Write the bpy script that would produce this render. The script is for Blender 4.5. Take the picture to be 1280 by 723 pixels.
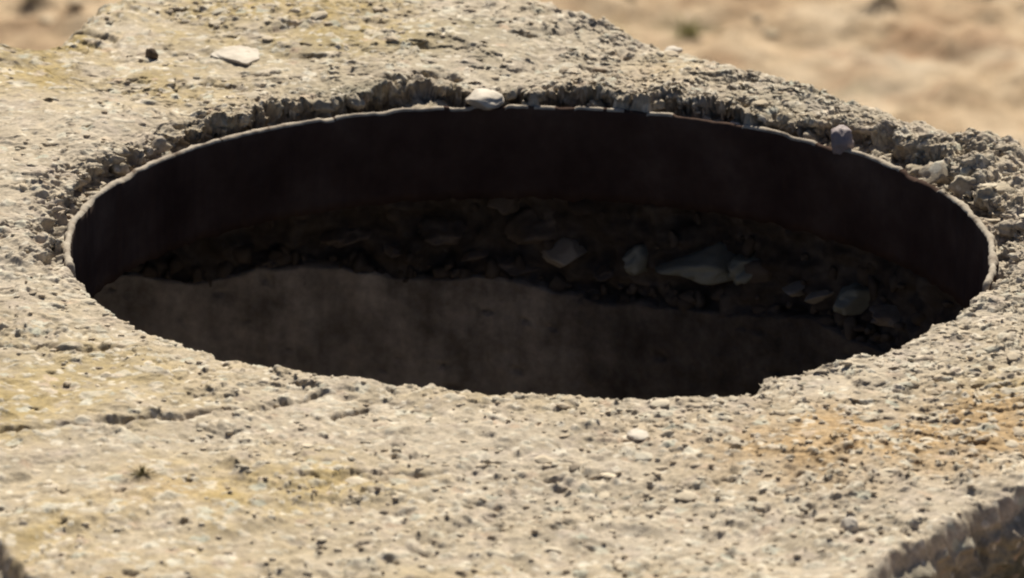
import bpy, bmesh, math, random
import numpy as np
from mathutils import Vector, Matrix, noise as mnoise

R_ = math.radians
sc = bpy.context.scene
for o in list(bpy.data.objects):
    bpy.data.objects.remove(o, do_unlink=True)
COL = sc.collection
random.seed(7)
RNG = np.random.default_rng(11)

# ------------------------------------------------------------------ camera
ELEV, DIST, HOLE = R_(18.3), 4.0, 0.30
PXF = 573.0 / HOLE * DIST                      # focal length in photo pixels (1280 wide)
cam_d = bpy.data.cameras.new('Camera')
cam = bpy.data.objects.new('Camera', cam_d)
COL.objects.link(cam)
sc.camera = cam
cam_d.sensor_width = 36.0
cam_d.lens = PXF / 1280.0 * 36.0
cam_d.clip_start, cam_d.clip_end = 0.1, 2000.0
cpos = Vector((0, -math.cos(ELEV) * DIST, math.sin(ELEV) * DIST))
fwd0 = (-cpos).normalized()
right0 = Vector((1, 0, 0))
up0 = right0.cross(fwd0)
px_m = HOLE / 573.0
aim = -right0 * (22.0 * px_m) - up0 * (61.0 * px_m)
fwd = (aim - cpos).normalized()
ROLL = R_(0.75)
rot = fwd.to_track_quat('-Z', 'Y').to_matrix() @ Matrix.Rotation(ROLL, 3, 'Z')
cam.matrix_world = Matrix.Translation(cpos) @ rot.to_4x4()
cam_d.dof.use_dof = True
cam_d.dof.focus_distance = 4.0
cam_d.dof.aperture_fstop = 14.0


def ray(px, py):
    d = Vector(((px - 640.0) / PXF, -(py - 361.5) / PXF, -1.0))
    return (rot @ d).normalized()


# ------------------------------------------------------------------ world, sun, exposure
SUN_EL, SUN_AZ = R_(44.0), R_(5.0)            # azimuth measured from +Y towards +X
world = bpy.data.worlds.new('World')
sc.world = world
world.use_nodes = True
wn = world.node_tree
bg = wn.nodes['Background']
sky = wn.nodes.new('ShaderNodeTexSky')
sky.sky_type = 'NISHITA'
sky.sun_disc = False
sky.air_density = 0.5
sky.dust_density = 0.7
sky.sun_elevation = SUN_EL
sky.sun_rotation = SUN_AZ
wn.links.new(sky.outputs[0], bg.inputs[0])
bg.inputs[1].default_value = 0.05
sun_d = bpy.data.lights.new('sun', 'SUN')
sun_d.energy = 5.0
sun_d.angle = R_(0.55)
sun_d.color = (1.0, 0.93, 0.79)
sun = bpy.data.objects.new('sun', sun_d)
COL.objects.link(sun)
sdir = Vector((math.sin(SUN_AZ) * math.cos(SUN_EL), math.cos(SUN_AZ) * math.cos(SUN_EL), math.sin(SUN_EL)))
sun.rotation_euler = sdir.to_track_quat('Z', 'Y').to_euler()
sc.view_settings.view_transform = 'Standard'
sc.view_settings.look = 'None'
sc.view_settings.exposure = 0.57
sc.view_settings.gamma = 1.0
sc.view_settings.use_curve_mapping = False
sc.render.engine = 'CYCLES'
sc.cycles.filter_width = 2.0
sc.cycles.max_bounces = 8
sc.cycles.diffuse_bounces = 6

# ------------------------------------------------------------------ numpy noise
PERM = RNG.permutation(4096).astype(np.int64)
GA = RNG.random(4096) * 2 * np.pi
GC, GS = np.cos(GA).astype(np.float32), np.sin(GA).astype(np.float32)
RV = [RNG.random(4096) for _ in range(6)]


def hsh(ix, iy, s=0):
    return PERM[(PERM[(PERM[(ix + 7919 * s) & 4095] + iy) & 4095] + 31 * s) & 4095]


def perlin(x, y, s=0):
    x = np.asarray(x, np.float32); y = np.asarray(y, np.float32)
    ix = np.floor(x).astype(np.int64); iy = np.floor(y).astype(np.int64)
    fx, fy = (x - ix).astype(np.float32), (y - iy).astype(np.float32)
    u = fx * fx * fx * (fx * (fx * 6 - 15) + 10)
    v = fy * fy * fy * (fy * (fy * 6 - 15) + 10)

    def g(dx, dy):
        a = hsh(ix + dx, iy + dy, s)
        return GC[a] * (fx - np.float32(dx)) + GS[a] * (fy - np.float32(dy))
    n0 = g(0, 0) * (1 - u) + g(1, 0) * u
    n1 = g(0, 1) * (1 - u) + g(1, 1) * u
    return (n0 * (1 - v) + n1 * v) * 1.5


def fbm(x, y, s=0, o=4, p=0.5):
    t, a, f = 0.0, 1.0, 1.0
    for k in range(o):
        t = t + a * perlin(x * f, y * f, s + k)
        a *= p; f *= 2.03
    return t


def sstep(a, b, x):
    t = np.clip((x - a) / (b - a), 0, 1)
    return t * t * (3 - 2 * t)


def spots(x, y, cell, s, prob, rmin, rmax, sharp=1.0):
    """max over scattered irregular spots (0..1 dome, radius in cells) of dome*strength"""
    X, Y = x / cell, y / cell
    ix = np.floor(X).astype(np.int64); iy = np.floor(Y).astype(np.int64)
    best = np.zeros_like(X)
    for dx in (-1, 0, 1):
        for dy in (-1, 0, 1):
            h = hsh(ix + dx, iy + dy, s)
            cx = ix + dx + RV[0][h]; cy = iy + dy + RV[1][h]
            rr = rmin + (rmax - rmin) * RV[2][h] ** 2
            a = RV[4][h] * 3.14159; el = 0.55 + 0.45 * RV[5][h]
            ca, sa = np.cos(a), np.sin(a)
            ux = (X - cx) * ca + (Y - cy) * sa
            uy = (-(X - cx) * sa + (Y - cy) * ca) / el
            d2 = (ux * ux + uy * uy) / (rr * rr)
            dome = np.clip(1 - d2, 0, 1) ** sharp * np.where(RV[3][h] < prob, 0.5 + 0.5 * RV[1][h], 0)
            best = np.maximum(best, dome)
    return best


def interp_periodic(th, pts):
    pts = sorted((math.degrees(a) % 360, r) for a, r in pts)
    xs = np.array([p[0] for p in pts]); ys = np.array([p[1] for p in pts])
    return np.interp(np.degrees(th) % 360, xs, ys, period=360)


# ------------------------------------------------------------------ slab shape
def slab_plane(x, y):
    return 0.003 + 0.010 * y


def on_slab(px, py):
    d = ray(px, py)
    t = (0.003 + 0.010 * cpos.y - cpos.z) / (d.z - 0.010 * d.y)
    p = cpos + d * t
    return p


edge_px = [(655, -12), (700, 6), (760, 28), (828, 50), (930, 82), (1000, 104), (1070, 124), (1150, 145), (1220, 168), (1285, 188),
           (-5, 78), (40, 62), (75, 48), (110, 22), (150, -10), (1300, 612), (1255, 630), (1180, 668), (1120, 700), (1080, 735),
           (-20, 675), (14, 702), (36, 730)]
EDGE = []
for (a, b) in edge_px:
    p = on_slab(a, b)
    EDGE.append((math.atan2(p.y, p.x), math.hypot(p.x, p.y)))
for deg, r in ((105, 0.56), (135, 0.60), (180, 0.70), (200, 0.74), (262, 0.86), (277, 0.85), (0, 0.40), (-20, 0.46), (-38, 0.58)):
    EDGE.append((R_(deg), r))


def r_out(th):
    r = interp_periodic(th, EDGE)
    c, s = np.cos(th), np.sin(th)
    return r + 0.005 * fbm(c * 16, s * 16, 40, 3, 0.45)


def far_w(th):
    """1 along the broken far half of the rim, 0 along the near lip"""
    d = (np.degrees(th) + 90) % 360 - 90
    return sstep(-22, -10, d) * (1 - sstep(188, 200, d))


def r_in(th):
    fw = far_w(th)
    x = HOLE * np.cos(th)
    s = np.sin(th)
    jag = 0.0022 * fbm(th * 26, 0 * th + 3.3, 50, 4, 0.65)
    near = 0.3015 - 0.009 * np.clip(-s, 0, 1) ** 4 + jag
    px = 663 + x * 1910
    bite = np.interp(px, [500, 600, 720, 840, 893, 912, 945, 980], [0, 0.004, 0.008, 0.017, 0.026, 0.023, 0.002, 0])
    bump = np.interp(px, [180, 200, 240, 262, 300, 330], [0, 0.002, -0.004, -0.002, 0.001, 0])
    near = near + np.where(s < 0, bite + bump, 0)
    return fw * (0.3045 + 0.0004 * np.abs(np.cos(th)) ** 5) + (1 - fw) * near


def rim_edge(th):
    """radius where the broken concrete begins above the liner on the far side"""
    d = np.degrees(th)
    base = 0.012 + 0.010 * fbm(th * 9, 0 * th + 1.7, 60, 3, 0.6) + 0.003 * perlin(th * 42, 0 * th + .5, 64)
    # a block broken out left of the pale stone, and the big notch at the right
    extra = 0.020 * np.exp(-((d - 104) / 4.5) ** 2) + 0.028 * np.exp(-((d - 45) / 4.5) ** 2) + 0.012 * np.exp(-((d - 33) / 5) ** 2)
    return 0.3065 + np.clip(base, 0.003, 0.05) + extra


CRACKS = []
for pts, wdt, dep in (([(-20, 541), (60, 540), (150, 536), (230, 524), (300, 516), (350, 505), (400, 494)], 0.0042, 0.0042),
                      ([(-20, 430), (60, 434), (100, 437), (150, 434)], 0.0035, 0.0028),
                      ([(205, 512), (240, 500), (262, 488)], 0.002, 0.0012),
                      ([(503, 120), (505, 101), (530, 94), (572, 98)], 0.0042, 0.006),
                      ([(640, 45), (670, 49), (690, 44), (718, 36)], 0.0032, 0.003),
                      ([(306, 91), (322, 98), (346, 97)], 0.0036, 0.004),
                      ([(256, 107), (278, 111), (300, 113)], 0.0036, 0.0035),
                      ([(350, 67), (370, 71), (390, 71)], 0.0036, 0.0035),
                      ([(440, 27), (462, 31), (482, 36)], 0.0036, 0.003),
                      ([(725, 86), (750, 88), (764, 96)], 0.0036, 0.004),
                      ([(742, 64), (768, 62), (782, 70)], 0.0036, 0.004),
                      ([(40, 58), (70, 50), (110, 46), (145, 53)], 0.004, 0.004),
                      ([(440, 597), (480, 595), (515, 597), (552, 592)], 0.0026, 0.003),
                      ([(585, 626), (612, 628), (630, 638), (605, 650)], 0.003, 0.003),
                      ([(700, 578), (722, 584), (735, 600)], 0.0026, 0.003),
                      ([(488, 704), (500, 712)], 0.003, 0.004),
                      ([(780, 722), (815, 712), (850, 700)], 0.003, 0.003),
                      ([(420, 522), (452, 510)], 0.0026, 0.004),
                      ([(1100, 330), (1240, 260), (1300, 235)], 0.003, 0.001),
                      ([(1196, 248), (1240, 226), (1290, 206)], 0.004, 0.004),
                      ([(0, 300), (55, 285), (80, 300)], 0.003, 0.003)):
    CRACKS.append(([on_slab(*p) for p in pts], wdt, dep))


def seg_dist(x, y, a, b):
    vx, vy = b.x - a.x, b.y - a.y
    t = np.clip(((x - a.x) * vx + (y - a.y) * vy) / (vx * vx + vy * vy), 0, 1)
    return np.hypot(x - a.x - vx * t, y - a.y - vy * t)


def px_of(x, y):
    """rough pixel of a slab point, only to place stains and worn patches where they lie"""
    return 663 + x * 1910, 312 - y * 600


def rough_mask(x, y):
    m = 0.55 + 0.55 * fbm(x * 9, y * 9, 70, 3)
    for (cx, cy, rx, ry, a) in ((-0.29, 0.27, 0.13, 0.22, -0.55), (-0.28, -0.42, 0.13, 0.18, -0.6), (0.02, -0.45, 0.2, 0.2, 0.25),
                                (0.22, -0.40, 0.16, 0.2, 0.25), (0.30, 0.12, 0.1, 0.12, 0.4), (0.1, 0.34, 0.12, 0.06, 0.3),
                                (-0.15, -0.34, 0.12, 0.06, -0.3), (-0.1, 0.42, 0.14, 0.08, -0.3)):
        m = m + a * np.exp(-(((x - cx) / rx) ** 2 + ((y - cy) / ry) ** 2))
    return np.clip(m, 0.06, 1.15)


def chips(x, y):
    """flat aggregate chips standing a little proud of the worn paste"""
    wx = x + 0.003 * perlin(x * 110, y * 110, 92); wy = y + 0.003 * perlin(x * 110 + 9, y * 110, 93)
    a = spots(wx * 0.7, wy, 0.017, 25, 0.55, 0.12, 0.42, 0.35)
    b = spots(wx * 0.7, wy, 0.0085, 26, 0.6, 0.15, 0.42, 0.35)
    return np.clip(np.maximum(a, b * 0.8) * 2.2, 0, 1)


def height(x, y):
    th = np.arctan2(y, x); r = np.hypot(x, y)
    m = rough_mask(x, y)
    wx = x + 0.004 * perlin(x * 60, y * 60, 90); wy = y + 0.004 * perlin(x * 60 + 9, y * 60, 91)
    h = slab_plane(x, y)
    calm = 1 - np.exp(-((r - 0.30) / 0.05) ** 2) * (1 - far_w(th)) * 0.9
    h = h + (0.0035 * perlin(x * 7, y * 7, 1) + 0.002 * perlin(x * 18, y * 18, 2)) * calm - (0.0055 * (1 - np.clip(-np.sin(th), 0, 1) ** 3)) * (1 - calm)
    fine = 0.0009 * perlin(x * 75, y * 75, 3) + 0.0007 * perlin(x * 150, y * 150, 4) + 0.0005 * perlin(x * 320, y * 320, 5) + 0.0003 * perlin(x * 600, y * 600, 6)
    h = h + fine * (0.3 + 0.65 * m)
    # flaked skin: low ledges
    h = h + 0.0013 * chips(x, y) * (0.35 + 0.65 * np.clip(m, 0, 1))
    n = fbm(wx * 22, wy * 17, 8, 4, 0.55) * 1.4
    led = (sstep(0.30, 0.34, n) + sstep(-0.35, -0.30, n) + sstep(0.02, 0.05, n) * 0.6)
    h = h + 0.0017 * led * (0.3 + 0.7 * np.clip(fbm(x * 13, y * 13, 15, 2) + 0.5, 0, 1))
    # aggregate bumps and lost-aggregate pits
    h = h + 0.0015 * spots(wx, wy, 0.011, 20, 0.5, 0.2, 0.6, 0.6) * m
    h = h + 0.0009 * spots(wx, wy, 0.006, 21, 0.6, 0.25, 0.6, 0.6) * m
    h = h - 0.0040 * spots(wx * 0.55, wy, 0.016, 22, 0.32, 0.10, 0.28, 0.5) * np.clip(m * 1.4, 0, 1)
    h = h - 0.0022 * spots(wx * 0.55, wy, 0.0085, 23, 0.25, 0.12, 0.34, 0.5) * np.clip(m * 1.2 - .12, 0, 1)
    h = h - 0.0050 * spots(wx * 0.6, wy, 0.04, 24, 0.6, 0.04, 0.13, 0.5)
    # cracks
    jx = x + 0.004 * perlin(x * 45, y * 45, 33) + 0.0016 * perlin(x * 180, y * 180, 34)
    jy = y + 0.006 * perlin(x * 45 + 5, y * 45, 35) + 0.002 * perlin(x * 180 + 5, y * 180, 36)
    for pts, wdt, dep in CRACKS:
        d = None
        for a, b in zip(pts[:-1], pts[1:]):
            s = seg_dist(jx, jy, a, b)
            d = s if d is None else np.minimum(d, s)
        ww = wdt * (0.9 + 0.5 * perlin(x * 40, y * 40, 37))
        h = h - dep * np.exp(-(d / np.maximum(ww, 0.0012)) ** 2) * (0.95 + 0.4 * perlin(x * 30, y * 30, 38))
    # broken far rim: concrete has crumbled away behind the liner
    fw = far_w(th)
    jr = r + 0.006 * perlin(x * 70, y * 70, 54) + 0.005 * perlin(x * 150, y * 150, 55) + 0.0025 * perlin(x * 350, y * 350, 56)
    e = rim_edge(th)
    wid = 0.007 + 0.006 * perlin(th * 17, 0 * th + .8, 67)
    inside = (1 - sstep(e - np.maximum(wid, 0.002), e + 0.0015, jr)) * fw
    lat = np.clip(np.sin(th), 0, 1)
    floor = -0.0060 - 0.004 * lat + 0.004 * fbm(x * 55, y * 55, 57, 4, 0.6) - 0.0035 * perlin(th * 30, 0 * th + .2, 58)
    h = h * (1 - inside) + np.minimum(floor, h) * inside
    # crumbled band just outside the break
    band = np.exp(-((r - e - 0.008) / 0.014) ** 2) * fw
    h = h + band * (0.0030 * fbm(x * 70, y * 70, 59, 4, 0.6) - 0.0035 * spots(wx, wy, 0.013, 61, 0.6, 0.2, 0.55, 0.6))
    # worn rounding of the near lip
    lip = (1 - sstep(0.0, 0.010, r - r_in(th))) * (1 - fw)
    h = h - 0.003 * lip ** 2
    # lumpy right-hand rim
    lump = np.exp(-(((x - 0.30) / 0.075) ** 2 + ((y - 0.14) / 0.12) ** 2))
    h = h + lump * (0.009 * fbm(x * 24, y * 24, 62, 4, 0.6) + 0.003) * sstep(0, 0.008, r - e)
    # crumbling outer arris
    ro = r_out(th)
    ed = ro - r
    wj = (0.022 + 0.014 * fbm(x * 30, y * 30, 63, 3)) * (0.35 + 0.65 * sstep(-0.1, 0.15, y))
    tt = np.clip(1 - ed / np.maximum(wj, 0.006), 0, 1)
    h = h - 0.011 * tt ** 2.2 + tt * (0.0025 + 0.0025 * sstep(-0.1, 0.15, y)) * fbm(x * 60, y * 60, 66, 4, 0.6)
    # raised crumbly border at the far right
    return h


def hgt(x, y):
    return float(height(np.array([x]), np.array([y]))[0])


# ------------------------------------------------------------------ materials
def mat(name):
    m = bpy.data.materials.new(name)
    m.use_nodes = True
    nt = m.node_tree
    b = nt.nodes['Principled BSDF']
    b.inputs['Roughness'].default_value = 0.92
    b.inputs['Specular IOR Level'].default_value = 0.22
    return m, nt, b


def nn(nt, t, **kw):
    n = nt.nodes.new(t)
    for k, v in kw.items():
        setattr(n, k, v)
    return n


def noise_n(nt, scale, detail=5, rough=0.6, vec=None):
    n = nn(nt, 'ShaderNodeTexNoise')
    n.inputs['Scale'].default_value = scale
    n.inputs['Detail'].default_value = detail
    n.inputs['Roughness'].default_value = rough
    if vec is not None:
        nt.links.new(vec, n.inputs['Vector'])
    return n.outputs['Fac']


def ramp(nt, fac, stops):
    r = nn(nt, 'ShaderNodeValToRGB')
    el = r.color_ramp.elements
    while len(el) < len(stops):
        el.new(0.5)
    for e, (p, c) in zip(el, stops):
        e.position = p
        e.color = (c[0], c[1], c[2], 1) if not isinstance(c, (int, float)) else (c, c, c, 1)
    nt.links.new(fac, r.inputs[0])
    return r.outputs[0]


def mix(nt, fac, a, b, mode='MIX'):
    m = nn(nt, 'ShaderNodeMix', data_type='RGBA', blend_type=mode)
    for sock, v in ((m.inputs[0], fac), (m.inputs[6], a), (m.inputs[7], b)):
        if isinstance(v, (int, float)):
            sock.default_value = v
        elif isinstance(v, tuple):
            sock.default_value = (v[0], v[1], v[2], 1)
        else:
            nt.links.new(v, sock)
    return m.outputs[2]


def bump(nt, b, h, strength, dist):
    n = nn(nt, 'ShaderNodeBump')
    n.inputs['Strength'].default_value = strength
    n.inputs['Distance'].default_value = dist
    nt.links.new(h, n.inputs['Height'])
    nt.links.new(n.outputs[0], b.inputs['Normal'])


def concrete_mat():
    m, nt, b = mat('weathered_concrete')
    pos = nn(nt, 'ShaderNodeNewGeometry').outputs['Position']
    att = nn(nt, 'ShaderNodeVertexColor', layer_name='stain')
    sep = nn(nt, 'ShaderNodeSeparateColor')
    nt.links.new(att.outputs[0], sep.inputs[0])
    base = ramp(nt, noise_n(nt, 14, 6, 0.62, pos), [(0.30, (.365, .305, .225)), (0.5, (.435, .370, .285)), (0.70, (.42, .366, .298))])
    mauve = ramp(nt, noise_n(nt, 33, 5, 0.6, pos), [(0.50, 0.0), (0.68, 0.55)])
    c = mix(nt, mauve, base, (.43, .362, .318))
    grain = ramp(nt, noise_n(nt, 260, 4, 0.7, pos), [(0.32, (.62, .62, .62)), (0.5, (.98, .98, .98)), (0.66, (1.22, 1.2, 1.16))])
    och = ramp(nt, noise_n(nt, 48, 6, 0.65, pos), [(0.36, 0.22), (0.46, 0.75), (0.62, 1.0)])
    f1 = nn(nt, 'ShaderNodeMath', operation='MULTIPLY')
    nt.links.new(sep.outputs[0], f1.inputs[0]); nt.links.new(och, f1.inputs[1])
    c = mix(nt, f1.outputs[0], c, (.385, .285, .115))
    f2 = nn(nt, 'ShaderNodeMath', operation='MULTIPLY')
    och2 = ramp(nt, noise_n(nt, 30, 6, 0.6, pos), [(0.3, 0.5), (0.5, 0.95)])
    nt.links.new(sep.outputs[1], f2.inputs[0]); nt.links.new(och2, f2.inputs[1])
    c = mix(nt, f2.outputs[0], c, (.40, .275, .145))
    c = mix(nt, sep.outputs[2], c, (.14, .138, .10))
    # pale cement and quartz specks
    v = nn(nt, 'ShaderNodeTexVoronoi'); v.inputs['Scale'].default_value = 150
    nt.links.new(pos, v.inputs['Vector'])
    sepv = nn(nt, 'ShaderNodeSeparateColor'); nt.links.new(v.outputs['Color'], sepv.inputs[0])
    pick = ramp(nt, sepv.outputs[0], [(0.80, 0.0), (0.84, 0.75)])
    dist = ramp(nt, v.outputs['Distance'], [(0.30, 1.0), (0.48, 0.0)])
    sp = nn(nt, 'ShaderNodeMath', operation='MULTIPLY')
    nt.links.new(pick, sp.inputs[0]); nt.links.new(dist, sp.inputs[1])
    c = mix(nt, sp.outputs[0], c, (.66, .60, .50))
    v2 = nn(nt, 'ShaderNodeTexVoronoi'); v2.inputs['Scale'].default_value = 75
    wv = nn(nt, 'ShaderNodeMixRGB'); wv.inputs[0].default_value = 0.012
    nzv = nn(nt, 'ShaderNodeTexNoise'); nzv.inputs['Scale'].default_value = 160
    nt.links.new(pos, nzv.inputs['Vector']); nt.links.new(pos, wv.inputs[1]); nt.links.new(nzv.outputs['Color'], wv.inputs[2])
    nt.links.new(wv.outputs[0], v2.inputs['Vector'])
    sv2 = nn(nt, 'ShaderNodeSeparateColor'); nt.links.new(v2.outputs['Color'], sv2.inputs[0])
    pick2 = ramp(nt, sv2.outputs[0], [(0.58, 0.0), (0.62, 0.8)])
    d2 = ramp(nt, v2.outputs['Distance'], [(0.28, 1.0), (0.46, 0.0)])
    sp2 = nn(nt, 'ShaderNodeMath', operation='MULTIPLY')
    nt.links.new(pick2, sp2.inputs[0]); nt.links.new(d2, sp2.inputs[1])
    tint2 = ramp(nt, sv2.outputs[1], [(0.0, (.30, .26, .21)), (0.25, (.44, .33, .24)), (0.5, (.60, .54, .44)), (0.75, (.42, .43, .36)), (1.0, (.70, .64, .54))])
    c = mix(nt, sp2.outputs[0], c, tint2)
    chipc = ramp(nt, noise_n(nt, 48, 3, 0.6, pos), [(0.34, (.36, .30, .235)), (0.44, (.56, .49, .395)), (0.54, (.44, .41, .335)), (0.62, (.66, .595, .50)), (0.7, (.50, .41, .33))])
    cf = nn(nt, 'ShaderNodeMath', operation='MULTIPLY'); cf.inputs[1].default_value = 0.75
    nt.links.new(att.outputs[1], cf.inputs[0])
    c = mix(nt, cf.outputs[0], c, chipc)
    blot = ramp(nt, noise_n(nt, 75, 5, 0.65, pos), [(0.30, (.74, .72, .68)), (0.5, (1, 1, 1)), (0.68, (1.2, 1.19, 1.17))])
    c = mix(nt, 0.8, c, blot, 'MULTIPLY')
    c = mix(nt, 0.75, c, grain, 'MULTIPLY')
    nt.links.new(c, b.inputs['Base Color'])
    bump(nt, b, noise_n(nt, 700, 4, 0.7, pos), 0.5, 0.0012)
    return m


def simple_mat(name, stops, scale, bscale=300, bd=0.001, rough=0.92, island=False, perobj=False, spread=0.5):
    m, nt, b = mat(name)
    g = nn(nt, 'ShaderNodeNewGeometry')
    c = ramp(nt, noise_n(nt, scale, 6, 0.62, g.outputs['Position']), stops)
    if island or perobj:
        rnd = g.outputs['Random Per Island'] if island else nn(nt, 'ShaderNodeObjectInfo').outputs['Random']
        tint = ramp(nt, rnd, [(0.0, (.62, .58, .54)), (0.25, (.86, .80, .72)), (0.5, (.98, .93, .86)), (0.75, (.90, .92, .90)), (1.0, (1.32, 1.27, 1.18))])
        c = mix(nt, spread, c, tint, 'MULTIPLY')
    nt.links.new(c, b.inputs['Base Color'])
    b.inputs['Roughness'].default_value = rough
    bump(nt, b, noise_n(nt, bscale, 4, 0.7, g.outputs['Position']), 0.5, bd)
    return m


M_CON = concrete_mat()
M_PEB = simple_mat('aggregate_stone', [(0.3, (.42, .36, .285)), (0.55, (.55, .485, .39)), (0.75, (.62, .56, .47))], 55, perobj=True, spread=0.9)
M_GRIT = simple_mat('loose_grit', [(0.3, (.40, .34, .265)), (0.7, (.56, .49, .39))], 80, island=True, spread=0.9)
M_WHITE = simple_mat('pale_quartz', [(0.34, (.36, .31, .25)), (0.5, (.50, .44, .365)), (0.66, (.58, .52, .44))], 60, rough=0.75)
M_MAUVE = simple_mat('mauve_pebble', [(0.3, (.22, .18, .18)), (0.7, (.34, .28, .27))], 60, rough=0.7)
M_DARKP = simple_mat('dark_pebble', [(0.3, (.07, .05, .035)), (0.7, (.13, .09, .06))], 90)
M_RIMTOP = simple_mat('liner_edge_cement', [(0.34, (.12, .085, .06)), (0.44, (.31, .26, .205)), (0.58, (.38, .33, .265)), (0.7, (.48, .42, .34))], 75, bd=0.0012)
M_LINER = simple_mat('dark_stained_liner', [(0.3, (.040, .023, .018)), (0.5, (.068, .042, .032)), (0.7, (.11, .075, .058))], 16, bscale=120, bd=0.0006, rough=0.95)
M_LINER.node_tree.nodes['Principled BSDF'].inputs['Specular IOR Level'].default_value = 0.06
def well_mat():
    m, nt, b = mat('bounce_toned_ring_concrete')
    g = nn(nt, 'ShaderNodeNewGeometry')
    pos = g.outputs['Position']
    mp = nn(nt, 'ShaderNodeMapping'); mp.inputs['Scale'].default_value = (1, 1, 0.16)
    nt.links.new(pos, mp.inputs['Vector'])
    c = ramp(nt, noise_n(nt, 24, 6, 0.66, pos), [(0.34, (.20, .18, .16)), (0.5, (.35, .32, .29)), (0.66, (.48, .45, .41))])
    st = ramp(nt, noise_n(nt, 30, 5, 0.6, mp.outputs[0]), [(0.34, (.68, .66, .64)), (0.5, (.97, .97, .97)), (0.66, (1.2, 1.19, 1.18))])
    c = mix(nt, 0.8, c, st, 'MULTIPLY')
    gr = ramp(nt, noise_n(nt, 130, 4, 0.7, pos), [(0.3, (.7, .7, .7)), (0.7, (1.2, 1.2, 1.2))])
    c = mix(nt, 0.7, c, gr, 'MULTIPLY')
    # bounce-light falloff painted in: paler left of the middle, darker to the right
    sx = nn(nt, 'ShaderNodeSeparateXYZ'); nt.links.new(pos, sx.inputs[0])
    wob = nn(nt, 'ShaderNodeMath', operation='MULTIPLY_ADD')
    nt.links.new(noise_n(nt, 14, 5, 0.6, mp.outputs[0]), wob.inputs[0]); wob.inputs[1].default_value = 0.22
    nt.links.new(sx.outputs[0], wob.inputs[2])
    bounce_tone = ramp(nt, wob.outputs[0], [(0.07, (1.38, 1.34, 1.30)), (0.14, (.90, .86, .83)), (0.22, (.45, .42, .40))])
    c = mix(nt, 1.0, c, bounce_tone, 'MULTIPLY')
    nt.links.new(c, b.inputs['Base Color'])
    bump(nt, b, noise_n(nt, 160, 5, 0.7, pos), 0.8, 0.003)
    return m


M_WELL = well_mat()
M_MORTAR = simple_mat('earthy_mortar', [(0.3, (.055, .043, .036)), (0.5, (.10, .083, .071)), (0.7, (.18, .155, .135))], 45)
M_JST = simple_mat('joint_stone', [(0.3, (.21, .18, .16)), (0.7, (.33, .29, .26))], 50, perobj=True, spread=0.6)
M_GRN = simple_mat('greenish_joint_stone', [(0.3, (.30, .32, .28)), (0.7, (.44, .45, .40))], 50)
M_OUT = simple_mat('outer_ring_concrete', [(0.3, (.15, .135, .10)), (0.7, (.28, .255, .20))], 30)
M_MOSS = simple_mat('dry_moss', [(0.3, (.10, .085, .03)), (0.7, (.20, .16, .06))], 300)
M_GRASS = simple_mat('dry_grass', [(0.3, (.27, .25, .11)), (0.7, (.40, .36, .17))], 20)
M_GST = simple_mat('field_stone', [(0.3, (.36, .28, .19)), (0.7, (.55, .45, .33))], 30, perobj=True, spread=0.8)


def ground_mat():
    m, nt, b = mat('dry_sandy_earth')
    pos = nn(nt, 'ShaderNodeNewGeometry').outputs['Position']
    c = ramp(nt, noise_n(nt, 5.5, 6, 0.62, pos), [(0.34, (.31, .205, .12)), (0.44, (.45, .325, .205)), (0.54, (.55, .42, .285)), (0.68, (.50, .40, .29))])
    red = ramp(nt, noise_n(nt, 7.5, 4, 0.55, pos), [(0.56, 0.0), (0.70, 0.6)])
    c = mix(nt, red, c, (.33, .185, .10))
    grn = ramp(nt, noise_n(nt, 2.1, 4, 0.6, pos), [(0.60, 0.0), (0.72, 0.5)])
    c = mix(nt, grn, c, (.33, .30, .13))
    g = ramp(nt, noise_n(nt, 45, 5, 0.7, pos), [(0.3, (.75, .75, .75)), (0.7, (1.12, 1.12, 1.1))])
    c = mix(nt, 0.8, c, g, 'MULTIPLY')
    nt.links.new(c, b.inputs['Base Color'])
    bump(nt, b, noise_n(nt, 60, 5, 0.7, pos), 0.6, 0.02)
    return m


M_GROUND = ground_mat()


# ------------------------------------------------------------------ mesh helpers
def grid_mesh(name, P, closed_u=False, closed_v=False):
    """P: (nv, nu, 3) array -> mesh of quads"""
    nv, nu = P.shape[:2]
    idx = np.arange(nv * nu).reshape(nv, nu)
    if closed_u:
        idx = np.concatenate([idx, idx[:, :1]], 1)
    if closed_v:
        idx = np.concatenate([idx, idx[:1]], 0)
    q = np.stack([idx[:-1, :-1], idx[:-1, 1:], idx[1:, 1:], idx[1:, :-1]], -1).reshape(-1, 4)
    me = bpy.data.meshes.new(name)
    me.vertices.add(nv * nu)
    me.vertices.foreach_set('co', P.astype(np.float32).ravel())
    me.loops.add(q.size)
    me.loops.foreach_set('vertex_index', q.astype(np.int32).ravel())
    me.polygons.add(len(q))
    me.polygons.foreach_set('loop_start', np.arange(0, q.size, 4, dtype=np.int32))
    me.polygons.foreach_set('loop_total', np.full(len(q), 4, np.int32))
    me.polygons.foreach_set('use_smooth', np.ones(len(q), bool))
    me.update(calc_edges=True)
    return me


def link(name, data, parent=None, material=None):
    o = bpy.data.objects.new(name, data)
    COL.objects.link(o)
    if parent is not None:
        o.parent = parent
        o.matrix_parent_inverse = Matrix.Translation(-parent.matrix_world.translation)
    if material is not None:
        data.materials.append(material)
    return o


def empty(name, loc):
    o = bpy.data.objects.new(name, None)
    COL.objects.link(o)
    o.location = loc
    o.matrix_world = Matrix.Translation(loc)
    return o


def tag(o, label=None, cat=None, group=None, kind=None):
    for k, v in (('label', label), ('category', cat), ('group', group), ('kind', kind)):
        if v:
            o[k] = v
    return o


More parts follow.
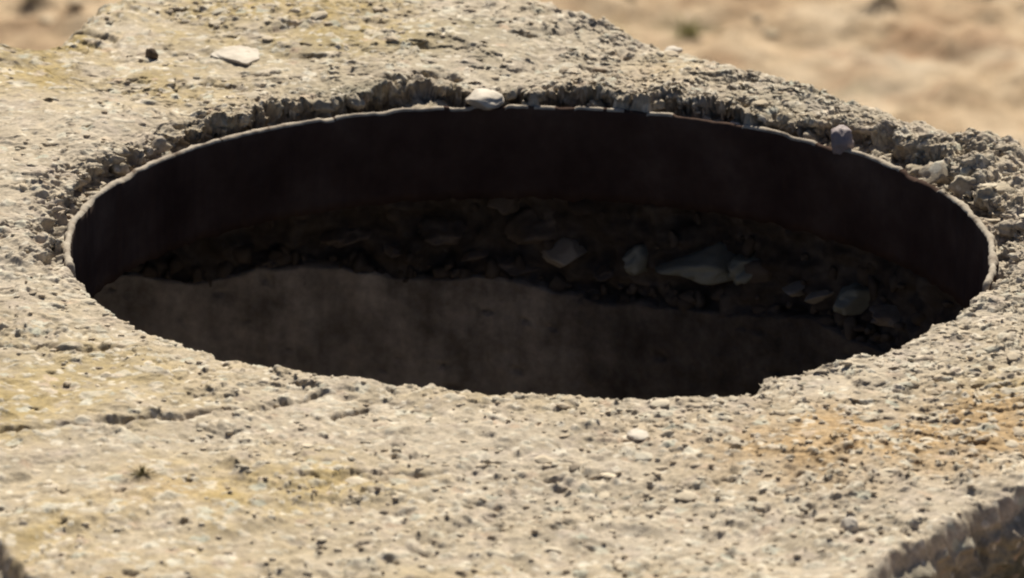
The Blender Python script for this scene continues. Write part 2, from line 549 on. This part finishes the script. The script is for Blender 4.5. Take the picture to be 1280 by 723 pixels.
def rock_mesh(name, seed, sub=2, flat=0.55, rough=0.28, cuts=5, sx=1.0, sy=0.8):
    """unit rock: lumpy ball, flattened, with chopped facets"""
    rnd = random.Random(seed)
    bm = bmesh.new()
    bmesh.ops.create_icosphere(bm, subdivisions=sub, radius=1.0)
    planes = []
    for _ in range(cuts):
        n = Vector((rnd.gauss(0, 1), rnd.gauss(0, 1), rnd.gauss(0, 0.8))).normalized()
        planes.append((n, rnd.uniform(0.58, 0.88)))
    off = Vector((seed * 3.17, seed * 1.7, 0.3))
    for v in bm.verts:
        c = v.co.copy()
        c *= 1 + rough * mnoise.noise(c * 1.3 + off) + rough * 0.45 * mnoise.noise(c * 3.1 + off)
        if sub > 3:
            c *= 1 + rough * 0.2 * mnoise.noise(c * 7 + off) + rough * 0.12 * mnoise.noise(c * 15 + off)
        for n, d in planes:
            k = c.dot(n)
            if k > d:
                c -= n * (k - d) * 0.92
        v.co = Vector((c.x * sx, c.y * sy, c.z * flat))
    me = bpy.data.meshes.new(name)
    bm.to_mesh(me); bm.free()
    if sub > 2:
        for p in me.polygons:
            p.use_smooth = True
    return me


# ------------------------------------------------------------------ ground (structure)
def ax(dense_lo, dense_hi, n, far, k):
    d = np.linspace(dense_lo, dense_hi, n)
    g = np.geomspace(0.05, far, k)
    return np.concatenate([dense_lo - g[::-1], d, dense_hi + g])


GZ = -1.0


def ground_h(x, y):
    near = np.exp(-((x / 30) ** 2 + ((y - 4) / 30) ** 2))
    return GZ + near * (0.020 * fbm(x * 2.2, y * 2.2, 100, 3) + 0.014 * fbm(x * 9, y * 9, 104, 4, 0.6) + 0.012 * spots(x, y, 0.13, 107, 0.5, 0.15, 0.45, 0.8)
                        + 0.012 * spots(x, y, 0.06, 108, 0.5, 0.15, 0.5, 0.8))


gx, gy = ax(-1.6, 1.6, 260, 400, 40), ax(2.2, 5.8, 260, 400, 40)
GX, GY = np.meshgrid(gx, gy)
ground = link('ground', grid_mesh('ground', np.stack([GX, GY, ground_h(GX, GY)], -1)), None, M_GROUND)
tag(ground, kind='structure')

# ------------------------------------------------------------------ well shaft
WCX, WCY, WR = -0.150, -0.105, 0.545
shaft = empty('well_shaft', (WCX, WCY, -1.0))
tag(shaft, 'round concrete well shaft seen dimly through the open hole, rubble joint above', 'well')


def wall_off(th, z):
    u = th * 6.0
    s = th * WR
    o = 0.004 * fbm(s * 9, z * 5, 120, 3)
    streak = 0.0035 * fbm(s * 34, z * 3.5, 124, 4, 0.6) * sstep(-0.35, 0.1, np.sin(th - 1.35))
    pits = 0.010 * spots(s, z, 0.028, 128, 0.5, 0.06, 0.2, 0.5)
    fine = 0.0012 * fbm(s * 90, z * 90, 129, 3)
    o = o + streak + pits + fine
    return o


def wall_top(th):
    s = th * WR
    return -0.170 + 0.010 * fbm(s * 9, 0 * s + .3, 131, 4, 0.5) + 0.010 * perlin(s * 5, 0 * s, 135)


def joint_off(th, z):
    s = th * WR
    return 0.012 + 0.014 * fbm(s * 20, z * 20, 136, 4, 0.65) - 0.013 * spots(s, z, 0.05, 139, 0.7, 0.2, 0.5, 0.7) - 0.005 * spots(s, z, 0.02, 140, 0.7, 0.2, 0.5, 0.7)


nu = 900
TH = np.linspace(-np.pi / 2, 1.5 * np.pi, nu, endpoint=False)
wt = wall_top(TH)
fz = np.concatenate([np.linspace(0, 0.84, 24), np.linspace(0.85, 1.0, 110)])
rows = []
for f in fz:
    z = -1.45 + (wt + 1.45) * f
    r = WR + wall_off(TH, z)
    rows.append(np.stack([WCX + r * np.cos(TH), WCY + r * np.sin(TH), z], -1))
for k in range(1, 7):                                           # the ledge on top of the ring
    z = wt + 0.003 * fbm(TH * 40, 0 * TH + k, 141, 3)
    r = WR + wall_off(TH, wt) + 0.009 * k
    rows.append(np.stack([WCX + r * np.cos(TH), WCY + r * np.sin(TH), z], -1))
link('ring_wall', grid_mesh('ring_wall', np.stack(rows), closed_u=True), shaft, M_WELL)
T, F = np.meshgrid(TH, np.linspace(0, 1, 70))
Z = (wt[None] - 0.005) * (1 - F) - 0.060 * F
RRw = WR + joint_off(T, Z) + 0.002
P = np.stack([WCX + RRw * np.cos(T), WCY + RRw * np.sin(T), Z], -1)
link('mortar_joint', grid_mesh('mortar_joint', P, closed_u=True), shaft, M_MORTAR)
# outer face of the ring with a lid-bearing lip, and the silted bottom
zo = np.linspace(-1.05, -0.078, 90)
T2, Z2 = np.meshgrid(np.linspace(0, 2 * np.pi, 500, endpoint=False), zo)


def ring_out(th, z):
    c, s = np.cos(th), np.sin(th)
    base = np.minimum(0.605, 10)
    return base + 0.004 * fbm(th * 20, z * 14, 150, 4, 0.6) - 0.004 * spots(th * 0.6, z, 0.03, 151, 0.5, .1, .4)


RO = ring_out(T2, Z2)
P = np.stack([WCX + RO * np.cos(T2), WCY - 0.02 + RO * np.sin(T2), Z2], -1)
link('outer_face', grid_mesh('outer_face', P, closed_u=True), shaft, M_OUT)
rr = np.linspace(0.0005, WR + 0.01, 60)
T3, R3 = np.meshgrid(np.linspace(0, 2 * np.pi, 120, endpoint=False), rr)
X3, Y3 = R3 * np.cos(T3), R3 * np.sin(T3)
P = np.stack([WCX + X3, WCY + Y3, -1.36 + 0.02 * fbm(X3 * 8, Y3 * 8, 160, 4)], -1)
link('silted_bottom', grid_mesh('silted_bottom', P, closed_u=True), shaft, M_MORTAR)


def on_wall(px, py):
    """point where a sight line meets the inner face of the far ring wall"""
    d = ray(px, py)
    ox, oy = cpos.x - WCX, cpos.y - WCY
    a = d.x * d.x + d.y * d.y; b = ox * d.x + oy * d.y; c = ox * ox + oy * oy - WR * WR
    t = (-b + math.sqrt(max(b * b - a * c, 0))) / a
    return cpos + d * t


# stones bedded in the joint above the ring: px, py, width px, height px, material, proud, angular cuts
JST = [(626, 256, 36, 26, 0, 0.006, 2), (662, 290, 72, 44, 0, 0.007, 3), (703, 319, 46, 28, 2, 0.017, 6), (866, 337, 98, 44, 1, 0.013, 7),
       (793, 326, 26, 34, 1, 0.011, 5), (545, 298, 58, 24, 0, 0.003, 3), (432, 302, 74, 26, 0, 0.002, 3),
       (640, 340, 54, 20, 0, 0.006, 4), (345, 333, 50, 22, 0, 0.001, 3), (925, 340, 40, 34, 1, 0.003, 4), (985, 366, 36, 14, 2, 0.009, 5),
       (1016, 374, 22, 12, 2, 0.010, 6), (1052, 380, 38, 30, 1, 0.005, 4), (1096, 398, 44, 20, 0, 0.002, 4), (750, 345, 30, 12, 0, 0.005, 5),
       (590, 326, 30, 14, 0, 0.003, 4), (488, 318, 26, 14, 0, 0.003, 5)]
M_PALEJ = simple_mat('pale_joint_stone', [(0.3, (.44, .40, .34)), (0.7, (.58, .53, .46))], 50)
for i, (px, py, w, h, mk, proud, cuts) in enumerate(JST):
    p = on_wall(px, py)
    me = rock_mesh('joint_stone', 300 + i, 4, 1.0, 0.42, cuts + 2, 1.0, 1.0)
    o = link('joint_stone', me, shaft, (M_JST, M_GRN, M_PALEJ)[mk])
    nrm = Vector((p.x - WCX, p.y - WCY, 0)).normalized()
    k = 0.00060 / 2
    dep = 0.02 + w * k * 0.5
    o.location = p + nrm * (dep - proud)
    o.scale = (w * k * 1.12, dep, h * k * 1.15)
    o.rotation_euler = (0, random.uniform(-.25, .25), math.atan2(nrm.y, nrm.x) - math.pi / 2)
    if mk == 1 and w > 80:
        o['label'] = 'large greenish grey slab stone bedded in the rubble joint'
    if i == 2:
        o['label'] = 'pale angular stone in the middle of the rubble joint'

# crumbled bits lodged in the joint and on the ledge: too small to pick apart
def debris(name, pts, sizes, parent, material, seed):
    rg = np.random.default_rng(seed)
    bm = bmesh.new(); bmesh.ops.create_icosphere(bm, subdivisions=2, radius=1.0)
    bv = np.array([v.co[:] for v in bm.verts]); bf = np.array([[v.index for v in f.verts] for f in bm.faces]); bm.free()
    N = len(pts)
    V = bv[None] * (1 + 0.12 * rg.uniform(-1, 1, (N, len(bv), 1)))
    for _ in range(5):                                          # chop flat facets
        n = rg.normal(size=(N, 1, 3)); n /= np.linalg.norm(n, axis=2, keepdims=True)
        k = (V * n).sum(2, keepdims=True) - rg.uniform(.45, .8, (N, 1, 1))
        V = V - n * np.clip(k, 0, None)
    V = V * (sizes[:, None] * rg.uniform(.6, 1.3, (N, 3)))[:, None, :] + pts[:, None, :]
    F = (bf[None] + (np.arange(N) * len(bv))[:, None, None]).reshape(-1, 3)
    me = bpy.data.meshes.new(name)
    me.vertices.add(N * len(bv)); me.vertices.foreach_set('co', V.astype(np.float32).ravel())
    me.loops.add(F.size); me.loops.foreach_set('vertex_index', F.astype(np.int32).ravel())
    me.polygons.add(len(F)); me.polygons.foreach_set('loop_start', np.arange(0, F.size, 3, dtype=np.int32)); me.polygons.foreach_set('loop_total', np.full(len(F), 3, np.int32))
    me.update(calc_edges=True)
    o = link(name, me, parent, material)
    o['kind'] = 'stuff'
    return o


rg = np.random.default_rng(5)
nd = 380
ta = rg.uniform(R_(10), R_(150), nd)
za = wall_top(ta) + np.where(rg.random(nd) < 0.55, rg.uniform(-0.003, 0.010, nd), rg.uniform(0, 0.085, nd))
sz = 0.0025 + 0.0075 * rg.random(nd) ** 2.5
onl = za < wall_top(ta) + 0.0101
ra = WR + np.where(onl, 0.004 + 0.008 * rg.random(nd), joint_off(ta, za) + 0.001)
debris('joint_rubble', np.stack([WCX + ra * np.cos(ta), WCY + ra * np.sin(ta), za], -1), sz, shaft,
       simple_mat('joint_rubble', [(0.3, (.09, .074, .063)), (0.7, (.18, .153, .133))], 40, island=True, spread=0.6), 6)

# ------------------------------------------------------------------ cover slab
cover = empty('well_cover', (0, 0, -0.075))
tag(cover, 'weathered round concrete well cover with a large open hole, off centre', 'well cover')
NU, NT = 2200, 320
th = np.linspace(-np.pi, np.pi, NU, endpoint=False)
ri, ro = r_in(th), r_out(th)
ker = np.hanning(161); ker /= ker.sum()
ro_s = np.convolve(np.concatenate([ro[-80:], ro, ro[:80]]), ker, 'valid')
tt = np.linspace(0, 1, NT)
tt = tt * 0.75 + 0.25 * tt ** 2
Rt = ri[None, :] + (ro - ri)[None, :] * tt[:, None]
X, Y = Rt * np.cos(th)[None], Rt * np.sin(th)[None]
Zt = height(X, Y)
# steep broken faces are knobbly in every direction, not fluted
slope = np.abs(np.gradient(Zt, axis=0)) / np.maximum(np.gradient(Rt, axis=0), 1e-5)
stp = sstep(0.5, 1.6, slope) * (Rt - ri[None] > 0.002) * sstep(0.0, 0.02, (ro[None] - Rt))
thg = np.broadcast_to(th[None], Zt.shape)
dep = np.clip(slab_plane(X, Y) - Zt, 0, 0.02)
nearrim = np.exp(-((Rt - ri[None]) / 0.04) ** 2) * far_w(thg)
dr = (0.006 * fbm(thg * 38, Zt * 130, 172, 4, 0.65) + 0.9 * dep * nearrim) * stp
Xd, Yd = (Rt + dr) * np.cos(th)[None], (Rt + dr) * np.sin(th)[None]
top = np.stack([Xd, Yd, Zt], -1)
# inner skirt (bottom to top)
ns = 14
zi0 = Zt[0]
rows = []
for k in range(ns):
    f = k / ns
    z = -0.060 + (zi0 + 0.060) * f
    r = ri + (0.004 * (1 - f) + 0.0015 * fbm(th * 60, 0 * th + f * 3, 170, 3)) * sstep(0, 0.3, 1 - f)
    rows.append(np.stack([r * np.cos(th), r * np.sin(th), z], -1))
inner = np.stack(rows, 0)
# outer skirt (top to bottom), rough broken face
no = 44
zo0 = Zt[-1]
rows = []
for k in range(1, no + 1):
    f = k / no
    z = zo0 + (-0.076 - zo0) * f
    s = th * 0.6
    ruf = 0.008 * fbm(s * 30, z * 45, 180, 4, 0.6) - 0.006 * spots(s, z, 0.022, 185, 0.6, 0.15, 0.5, 0.6) + 0.005 * spots(s, z, 0.016, 186, 0.5, 0.2, 0.5, 0.6)
    rs = ro * (1 - sstep(0, 0.12, f)) + ro_s * sstep(0, 0.12, f)
    r = rs - 0.012 * f + ruf * sstep(0, 0.12, f)
    rows.append(np.stack([r * np.cos(th), r * np.sin(th), z + 0.001 * ruf], -1))
outer = np.stack(rows, 0)
P = np.concatenate([inner, top, outer], 0)
me = grid_mesh('concrete_slab', P, closed_u=True, closed_v=True)
# stains carried by the concrete itself: ochre lichen film, rust, green algae
vx, vy = P[..., 0].ravel(), P[..., 1].ravel()
px, py = px_of(vx, vy)
def blob(cx, cy, rx, ry):
    return np.exp(-(((px - cx) / rx) ** 2 + ((py - cy) / ry) ** 2))
wob = 0.5 + 0.9 * fbm(vx * 12, vy * 9, 200, 4, 0.6)
och = (1.2 * blob(60, 85, 130, 42) + 0.95 * blob(280, 20, 260, 52) + 0.45 * blob(150, 130, 200, 40) + 0.55 * blob(440, 40, 90, 30) + 0.75 * blob(90, 650, 230, 60) + 0.7 * blob(80, 510, 200, 50)
       + 0.8 * blob(390, 590, 140, 40) + 0.5 * blob(700, 690, 300, 30) + 0.5 * blob(1230, 480, 90, 25) + 0.4 * blob(200, 440, 160, 40) + 0.3 * blob(850, 80, 60, 30) + .35 * blob(640, 500, 120, 12))
rust = (1.6 * blob(1050, 532, 160, 32) + 1.5 * blob(1200, 518, 110, 28) + 0.5 * blob(1000, 575, 90, 22) + 0.35 * blob(100, 690, 120, 30) + 0.3 * blob(260, 600, 60, 20) + .3 * blob(830, 95, 40, 20))
alg = (0.5 * blob(430, 130, 90, 10) + 0.5 * blob(1170, 235, 40, 14) + 0.35 * blob(1040, 125, 90, 22) + 0.3 * blob(600, 20, 80, 30)) 
alg = alg + 0.22 * blob(180, 70, 260, 60) + 0.2 * blob(560, 60, 200, 40) + 0.14 * blob(100, 480, 160, 50)
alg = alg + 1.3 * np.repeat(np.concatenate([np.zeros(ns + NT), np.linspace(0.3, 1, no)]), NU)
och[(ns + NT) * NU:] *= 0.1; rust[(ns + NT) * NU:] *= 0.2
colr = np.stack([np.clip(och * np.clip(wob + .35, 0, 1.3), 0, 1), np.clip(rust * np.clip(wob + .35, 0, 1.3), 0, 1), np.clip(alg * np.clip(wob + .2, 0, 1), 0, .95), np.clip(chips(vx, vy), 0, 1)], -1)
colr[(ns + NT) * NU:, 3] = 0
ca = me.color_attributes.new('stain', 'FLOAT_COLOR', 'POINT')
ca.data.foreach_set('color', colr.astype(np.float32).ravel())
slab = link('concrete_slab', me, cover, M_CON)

# liner ring standing in the hole
nl = 1400
tl = np.linspace(-np.pi, np.pi, nl, endpoint=False)
nearw = 1 - far_w(tl)
topz = 0.0 + 0.0006 * fbm(tl * 12, 0 * tl, 210, 4, 0.5) - 0.0015 * sstep(0.35, 0.6, perlin(tl * 11, 0 * tl + .4, 214)) - 0.034 * sstep(0.15, 0.6, nearw)
gx_ = 663 + HOLE * np.cos(tl) * 1910 + 6 * perlin(tl * 40, 0 * tl, 215)
for (g0, g1, gd) in ((594, 627, .006), (660, 668, .002), (692, 722, .005), (786, 816, .005), (852, 944, .006), (1036, 1070, .006), (1143, 1186, .007)):
    topz = topz - 0.25 * gd * sstep(g0 - 4, g0 + 3, gx_) * (1 - sstep(g1 - 3, g1 + 4, gx_)) * (np.sin(tl) > 0)
ril = HOLE + 0.0009 * fbm(tl * 5, 0 * tl, 220, 3) + 0.0005 * perlin(tl * 45, 0 * tl, 221)
rol = ril + 0.0046 + 0.0006 * np.abs(np.cos(tl)) ** 5 + 0.0016 * fbm(tl * 14, 0 * tl + .3, 223, 4, 0.6)
def ringrow(r, z):
    return np.stack([r * np.cos(tl), r * np.sin(tl), z + 0 * tl], -1)
botz = -0.068 + 0.002 * fbm(tl * 20, 0 * tl, 225, 3)
prof = [ringrow(rol, botz)] + [ringrow(ril + 0.0008 * fbm(tl * 9, 0 * tl + f, 228, 3), botz + (topz - 0.0018 - botz) * f) for f in np.linspace(0, 1, 10)]
prof += [ringrow(ril + 0.0008, topz - 0.0004), ringrow(ril + 0.0022, topz + 0.0002 * perlin(tl * 60, 0 * tl, 230)), ringrow(rol - 0.0012, topz), ringrow(rol, topz - 0.002)]
lm = grid_mesh('rim_liner', np.stack(prof, 0), closed_u=True, closed_v=True)
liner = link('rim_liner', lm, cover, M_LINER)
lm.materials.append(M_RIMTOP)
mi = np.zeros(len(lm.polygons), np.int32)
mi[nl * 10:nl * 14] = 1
shadowed = np.zeros(nl, bool)  # gaps where shadow on the rim top is painted with dark liner material
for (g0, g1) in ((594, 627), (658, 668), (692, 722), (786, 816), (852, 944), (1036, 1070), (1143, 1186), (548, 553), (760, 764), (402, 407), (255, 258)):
    shadowed |= (gx_ > g0) & (gx_ < g1) & (np.sin(tl) > 0)
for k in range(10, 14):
    mi[nl * k:nl * (k + 1)][shadowed] = 0
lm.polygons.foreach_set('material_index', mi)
liner['label'] = 'thin liner ring in the hole, pale top edge and dark stained inner face'

# ------------------------------------------------------------------ aggregate in the slab
PROTO = [rock_mesh('pebble', 500 + i, 2, random.uniform(0.2, 0.4), 0.25, random.randint(4, 7), 1.0, random.uniform(0.6, 0.95)) for i in range(14)]
for m_ in PROTO:
    m_.materials.append(M_PEB)


def visible(x, y):
    px, py = px_of(x, y)
    return -30 < px < 1310 and -30 < py < 760


def put_pebble(x, y, size, sink=0.45, me=None, matl=None, rz=None, name='pebble', parent=None):
    me = me or random.choice(PROTO)
    o = bpy.data.objects.new(name, me)
    COL.objects.link(o)
    par = slab if parent is None else parent
    o.parent = par
    zz = max(abs(v.co.z) for v in me.vertices)
    o.location = (x, y, hgt(x, y) + size * zz * (0.5 - sink) * 2 * 0.5)
    o.scale = (size, size, size)
    o.rotation_euler = (random.uniform(-.15, .15), random.uniform(-.15, .15), random.uniform(0, 6.28) if rz is None else rz)
    return o


slab.matrix_parent_inverse = Matrix.Translation(-cover.location)
fixed = [(300, 66, .018), (380, 60, .012), (470, 24, .012), (455, 72, .009), (545, 18, .008), (335, 52, .010), (240, 70, .008), (842, 60, .010), (825, 68, .008),
         (705, 88, .011), (735, 98, .010), (770, 72, .009), (798, 548, .011), (490, 525, .010), (1062, 660, .008), (1035, 482, .006), (640, 490, .006),
         (30, 660, .010), (45, 590, .011), (250, 690, .006), (230, 601, .005), (900, 505, .006), (975, 530, .006), (1250, 580, .014), (1265, 555, .012),
         (1240, 525, .010), (1175, 540, .008), (520, 515, .007), (575, 512, .007), (620, 505, .006), (545, 497, .008), (700, 492, .007), (760, 495, .007),
         (480, 640, .008), (470, 680, .009), (1090, 140, .010), (1180, 160, .008), (1240, 170, .010), (980, 120, .008), (930, 105, .007),
         (115, 420, .007), (95, 405, .006), (140, 440, .006), (20, 440, .008), (200, 445, .006), (330, 478, .007), (300, 488, .006), (390, 490, .007)]
cnt = 0
for (a, b, s) in fixed:
    p = on_slab(a, b)
    if math.hypot(p.x, p.y) > 0.305:
        put_pebble(p.x, p.y, s * random.uniform(.45, .6), 0.6); cnt += 1
tries = 0
while cnt < 292 and tries < 9000:
    tries += 1
    x, y = random.uniform(-.37, .37), random.uniform(-.75, .62)
    r = math.hypot(x, y); t = np.array([math.atan2(y, x)])
    if not visible(x, y) or r < float(r_in(t)[0]) + 0.006 or r > float(r_out(t)[0]) - 0.012:
        continue
    if far_w(t)[0] > .5 and r < float(rim_edge(t)[0]) + 0.006:
        continue
    if random.random() > float(rough_mask(np.array([x]), np.array([y]))[0]):
        continue
    put_pebble(x, y, random.choice((.0032, .0036, .004, .0045, .0055, .007)) * random.uniform(.85, 1.2), random.uniform(.5, .75)); cnt += 1

# grit too small to pick apart: one mesh
n = 13000
gxr, gyr = RNG.uniform(-.42, .42, n), RNG.uniform(-.78, .62, n)
gr, gt = np.hypot(gxr, gyr), np.arctan2(gyr, gxr)
ok = (gr > r_in(gt) + 0.003) & (gr < r_out(gt) - 0.006) & (RNG.random(n) < rough_mask(gxr, gyr))
gxr, gyr = gxr[ok], gyr[ok]
gz = height(gxr, gyr)
bm = bmesh.new(); bmesh.ops.create_icosphere(bm, subdivisions=1, radius=1.0)
bv = np.array([v.co[:] for v in bm.verts]); bf = np.array([[v.index for v in f.verts] for f in bm.faces]); bm.free()
N = len(gxr)
size = 0.0007 + 0.0016 * RNG.random(N) ** 2.2
sc3 = size[:, None] * np.stack([RNG.uniform(.8, 1.6, N), RNG.uniform(.8, 1.6, N), RNG.uniform(.35, .65, N)], -1)
V = bv[None] * (1 + RNG.uniform(-.25, .25, (N, len(bv), 1)))
V = V * sc3[:, None, :]
ang = RNG.uniform(0, 6.28, N)
c_, s_ = np.cos(ang)[:, None], np.sin(ang)[:, None]
V = np.stack([V[..., 0] * c_ - V[..., 1] * s_, V[..., 0] * s_ + V[..., 1] * c_, V[..., 2]], -1)
V = V + np.stack([gxr, gyr, gz + size * 0.15], -1)[:, None, :]
F = (bf[None] + (np.arange(N) * len(bv))[:, None, None]).reshape(-1, 3)
me = bpy.data.meshes.new('grit')
me.vertices.add(V.shape[0] * V.shape[1]); me.vertices.foreach_set('co', V.astype(np.float32).ravel())
me.loops.add(F.size); me.loops.foreach_set('vertex_index', F.astype(np.int32).ravel())
me.polygons.add(len(F)); me.polygons.foreach_set('loop_start', np.arange(0, F.size, 3, dtype=np.int32)); me.polygons.foreach_set('loop_total', np.full(len(F), 3, np.int32))
me.update(calc_edges=True)
grit = link('grit', me, None, M_GRIT)
grit.parent = slab
tag(grit, kind='stuff')

# broken chunks left along the far break, still bonded to the slab
CH = [(548, 119, .020, .010), (455, 131, .012, .006), (420, 139, .012, .006), (372, 150, .012, .007), (330, 160, .012, .006), (280, 172, .010, .006),
      (240, 188, .010, .006), (195, 206, .010, .006), (640, 124, .009, .006), (672, 124, .010, .006), (742, 128, .010, .006), (778, 134, .012, .007), (812, 134, .010, .006),
      (868, 140, .010, .006), (960, 157, .013, .009), (990, 163, .012, .009), (1020, 172, .009, .007), (1075, 180, .012, .009), (1150, 205, .022, .014), (1185, 228, .016, .012),
      (1215, 246, .013, .010), (1130, 198, .012, .009), (1210, 215, .016, .010), (1250, 240, .018, .010), (1240, 280, .012, .007), (1250, 215, .02, .010)]
for i, (a, b, w, h) in enumerate(CH):
    p = on_slab(a, b)
    w *= 0.8; h *= 0.8
    rp = math.hypot(p.x, p.y)
    if rp < 0.310 + w * 0.9:
        p = p * ((0.310 + w * 0.9) / rp)
    me = rock_mesh('broken_chunk', 700 + i, 4, 1.0, 0.5, 6, 1.0, 1.0)
    o = bpy.data.objects.new('broken_chunk', me); COL.objects.link(o)
    me.materials.append(M_CON)
    cc = me.color_attributes.new('stain', 'FLOAT_COLOR', 'POINT')
    cc.data.foreach_set('color', np.tile(np.array([0.1, 0, 0.12, 0], np.float32), len(me.vertices)))
    o.parent = slab
    o.location = (p.x, p.y, min(hgt(p.x, p.y), slab_plane(p.x, p.y) - 0.002) - h * 0.1)
    o.scale = (w * .75, w * .9, h)
    o.rotation_euler = (random.uniform(-.3, .3), random.uniform(-.2, .2), random.uniform(0, 6.28))


# ------------------------------------------------------------------ single stones one could lift off
def loose(name, a, b, seed, w, d, h, matl, label, rz=0.0, lift=0.25, cuts=4, rough=0.2, cat='stone', z=None):
    p = on_slab(a, b)
    me = rock_mesh(name, seed, 4, 1.0, rough, cuts, 1.0, 1.0)
    o = link(name, me, None, matl)
    zz = hgt(p.x, p.y) if z is None else z
    o.location = (p.x, p.y, zz + h * lift)
    o.scale = (w / 2, d / 2, h)
    o.rotation_euler = (0, 0, rz)
    tag(o, label, cat)
    return o


loose('quartz_stone', 605, 119, 11, .027, .036, .0062, M_WHITE, 'smooth white stone wedged in the broken far rim of the hole', 0.1, 0.2, 2, 0.18, z=0.002)
loose('mauve_pebble', 1051, 172, 12, .019, .020, .0100, M_MAUVE, 'round mauve grey pebble resting on the right part of the far rim', 0.0, 0.15, 1, 0.22, z=0.0015)
loose('dark_pebble', 189, 73, 13, .009, .012, .005, M_DARKP, 'tiny dark brown pebble on the far left of the slab', 0.4, 0.3, 3)
loose('quartz_chip', 921, 139, 14, .011, .012, .006, M_WHITE, 'small bright white chip above the far rim, left of the mauve pebble', 0.7, 0.3, 5)
loose('pale_stone', 298, 68, 15, .036, .050, .0016, M_WHITE, 'flat cream stone lying on the far left of the slab', 0.3, 0.0, 6, 0.5)
loose('pale_stone', 798, 549, 16, .013, .018, .0022, M_WHITE, 'flat cream stone on the slab below the broken near lip', 0.2, 0.2, 4)
loose('pale_stone', 1062, 660, 17, .011, .013, .0045, M_WHITE, 'small greenish white stone near the shaded bottom right edge of the slab', 0.2, 0.2, 4)
loose('pale_stone', 842, 60, 18, .013, .015, .003, M_WHITE, 'flat white stone at the far edge of the slab beside the sandy ground', 0.1, 0.2, 4)


# ------------------------------------------------------------------ tufts
def tuft(name, loc, n, hgt_, spread, width, matl, label, cat, seed):
    rnd = random.Random(seed)
    bm = bmesh.new()
    for _ in range(n):
        a = rnd.uniform(0, 6.28); r = spread * 0.3 * rnd.random()
        b = Vector((r * math.cos(a), r * math.sin(a), -0.001))
        l = hgt_ * rnd.uniform(.5, 1.0); lean = rnd.uniform(.15, 1.0)
        side = Vector((-math.sin(a), math.cos(a), 0)) * width
        prev = None
        for k in range(4):
            f = k / 3
            c = b + Vector((math.cos(a) * spread * lean * f ** 1.6, math.sin(a) * spread * lean * f ** 1.6, l * (f - 0.35 * lean * f * f)))
            wv = side * (1 - f * 0.9)
            cur = [bm.verts.new(c - wv), bm.verts.new(c + Vector((0, 0, width * .5))), bm.verts.new(c + wv)]
            if prev:
                for q in range(2):
                    bm.faces.new((prev[q], prev[q + 1], cur[q + 1], cur[q]))
            prev = cur
    me = bpy.data.meshes.new(name); bm.to_mesh(me); bm.free()
    o = link(name, me, None, matl)
    o.location = loc
    tag(o, label, cat)
    return o


p = on_slab(178, 600)
tuft('moss_tuft', (p.x, p.y, hgt(p.x, p.y)), 40, .006, .010, .0006, M_MOSS, 'tiny olive moss tuft growing on the near left of the slab', 'moss', 3)


def on_ground(px, py):
    d = ray(px, py)
    return cpos + d * ((GZ - cpos.z) / d.z)


GT = [(1105, 12, 'olive grass tuft on the sandy ground at the top right'), (40, 12, 'small grey green grass tuft on the ground at the top left corner'),
      (860, 38, 'dry brown grass tuft on the ground just past the far slab edge')]
for i, (a, b, lab) in enumerate(GT):
    q = on_ground(a, b)
    tuft('grass_tuft', (q.x, q.y, float(ground_h(np.array([q.x]), np.array([q.y]))[0])), 46, .028, .05, .0022, M_GRASS, lab, 'grass', 20 + i)

GPROTO = [rock_mesh('field_stone', 900 + i, 3, random.uniform(.4, .6), .25, 4, 1.0, .8) for i in range(6)]
for m_ in GPROTO:
    m_.materials.append(M_GST)
for i in range(9):
    a, b = (random.uniform(760, 1300), random.uniform(-20, 170)) if i > 5 else (random.uniform(-20, 130), random.uniform(-20, 45))
    if b > (a - 780) * 0.32 + 40 and i > 5:
        b = random.uniform(-20, max(0, (a - 800) * .3))
    q = on_ground(a, b)
    o = bpy.data.objects.new('field_stone', GPROTO[i % 6]); COL.objects.link(o)
    s = random.uniform(.007, .014)
    o.location = (q.x, q.y, float(ground_h(np.array([q.x]), np.array([q.y]))[0]) + s * .1)
    o.scale = (s * 1.3, s * 1.3, s * .55); o.rotation_euler = (0, 0, random.uniform(0, 6.28))
    tag(o, 'small blurred stone lying on the sandy ground beyond the slab', 'stone', 'stones on the sandy ground')
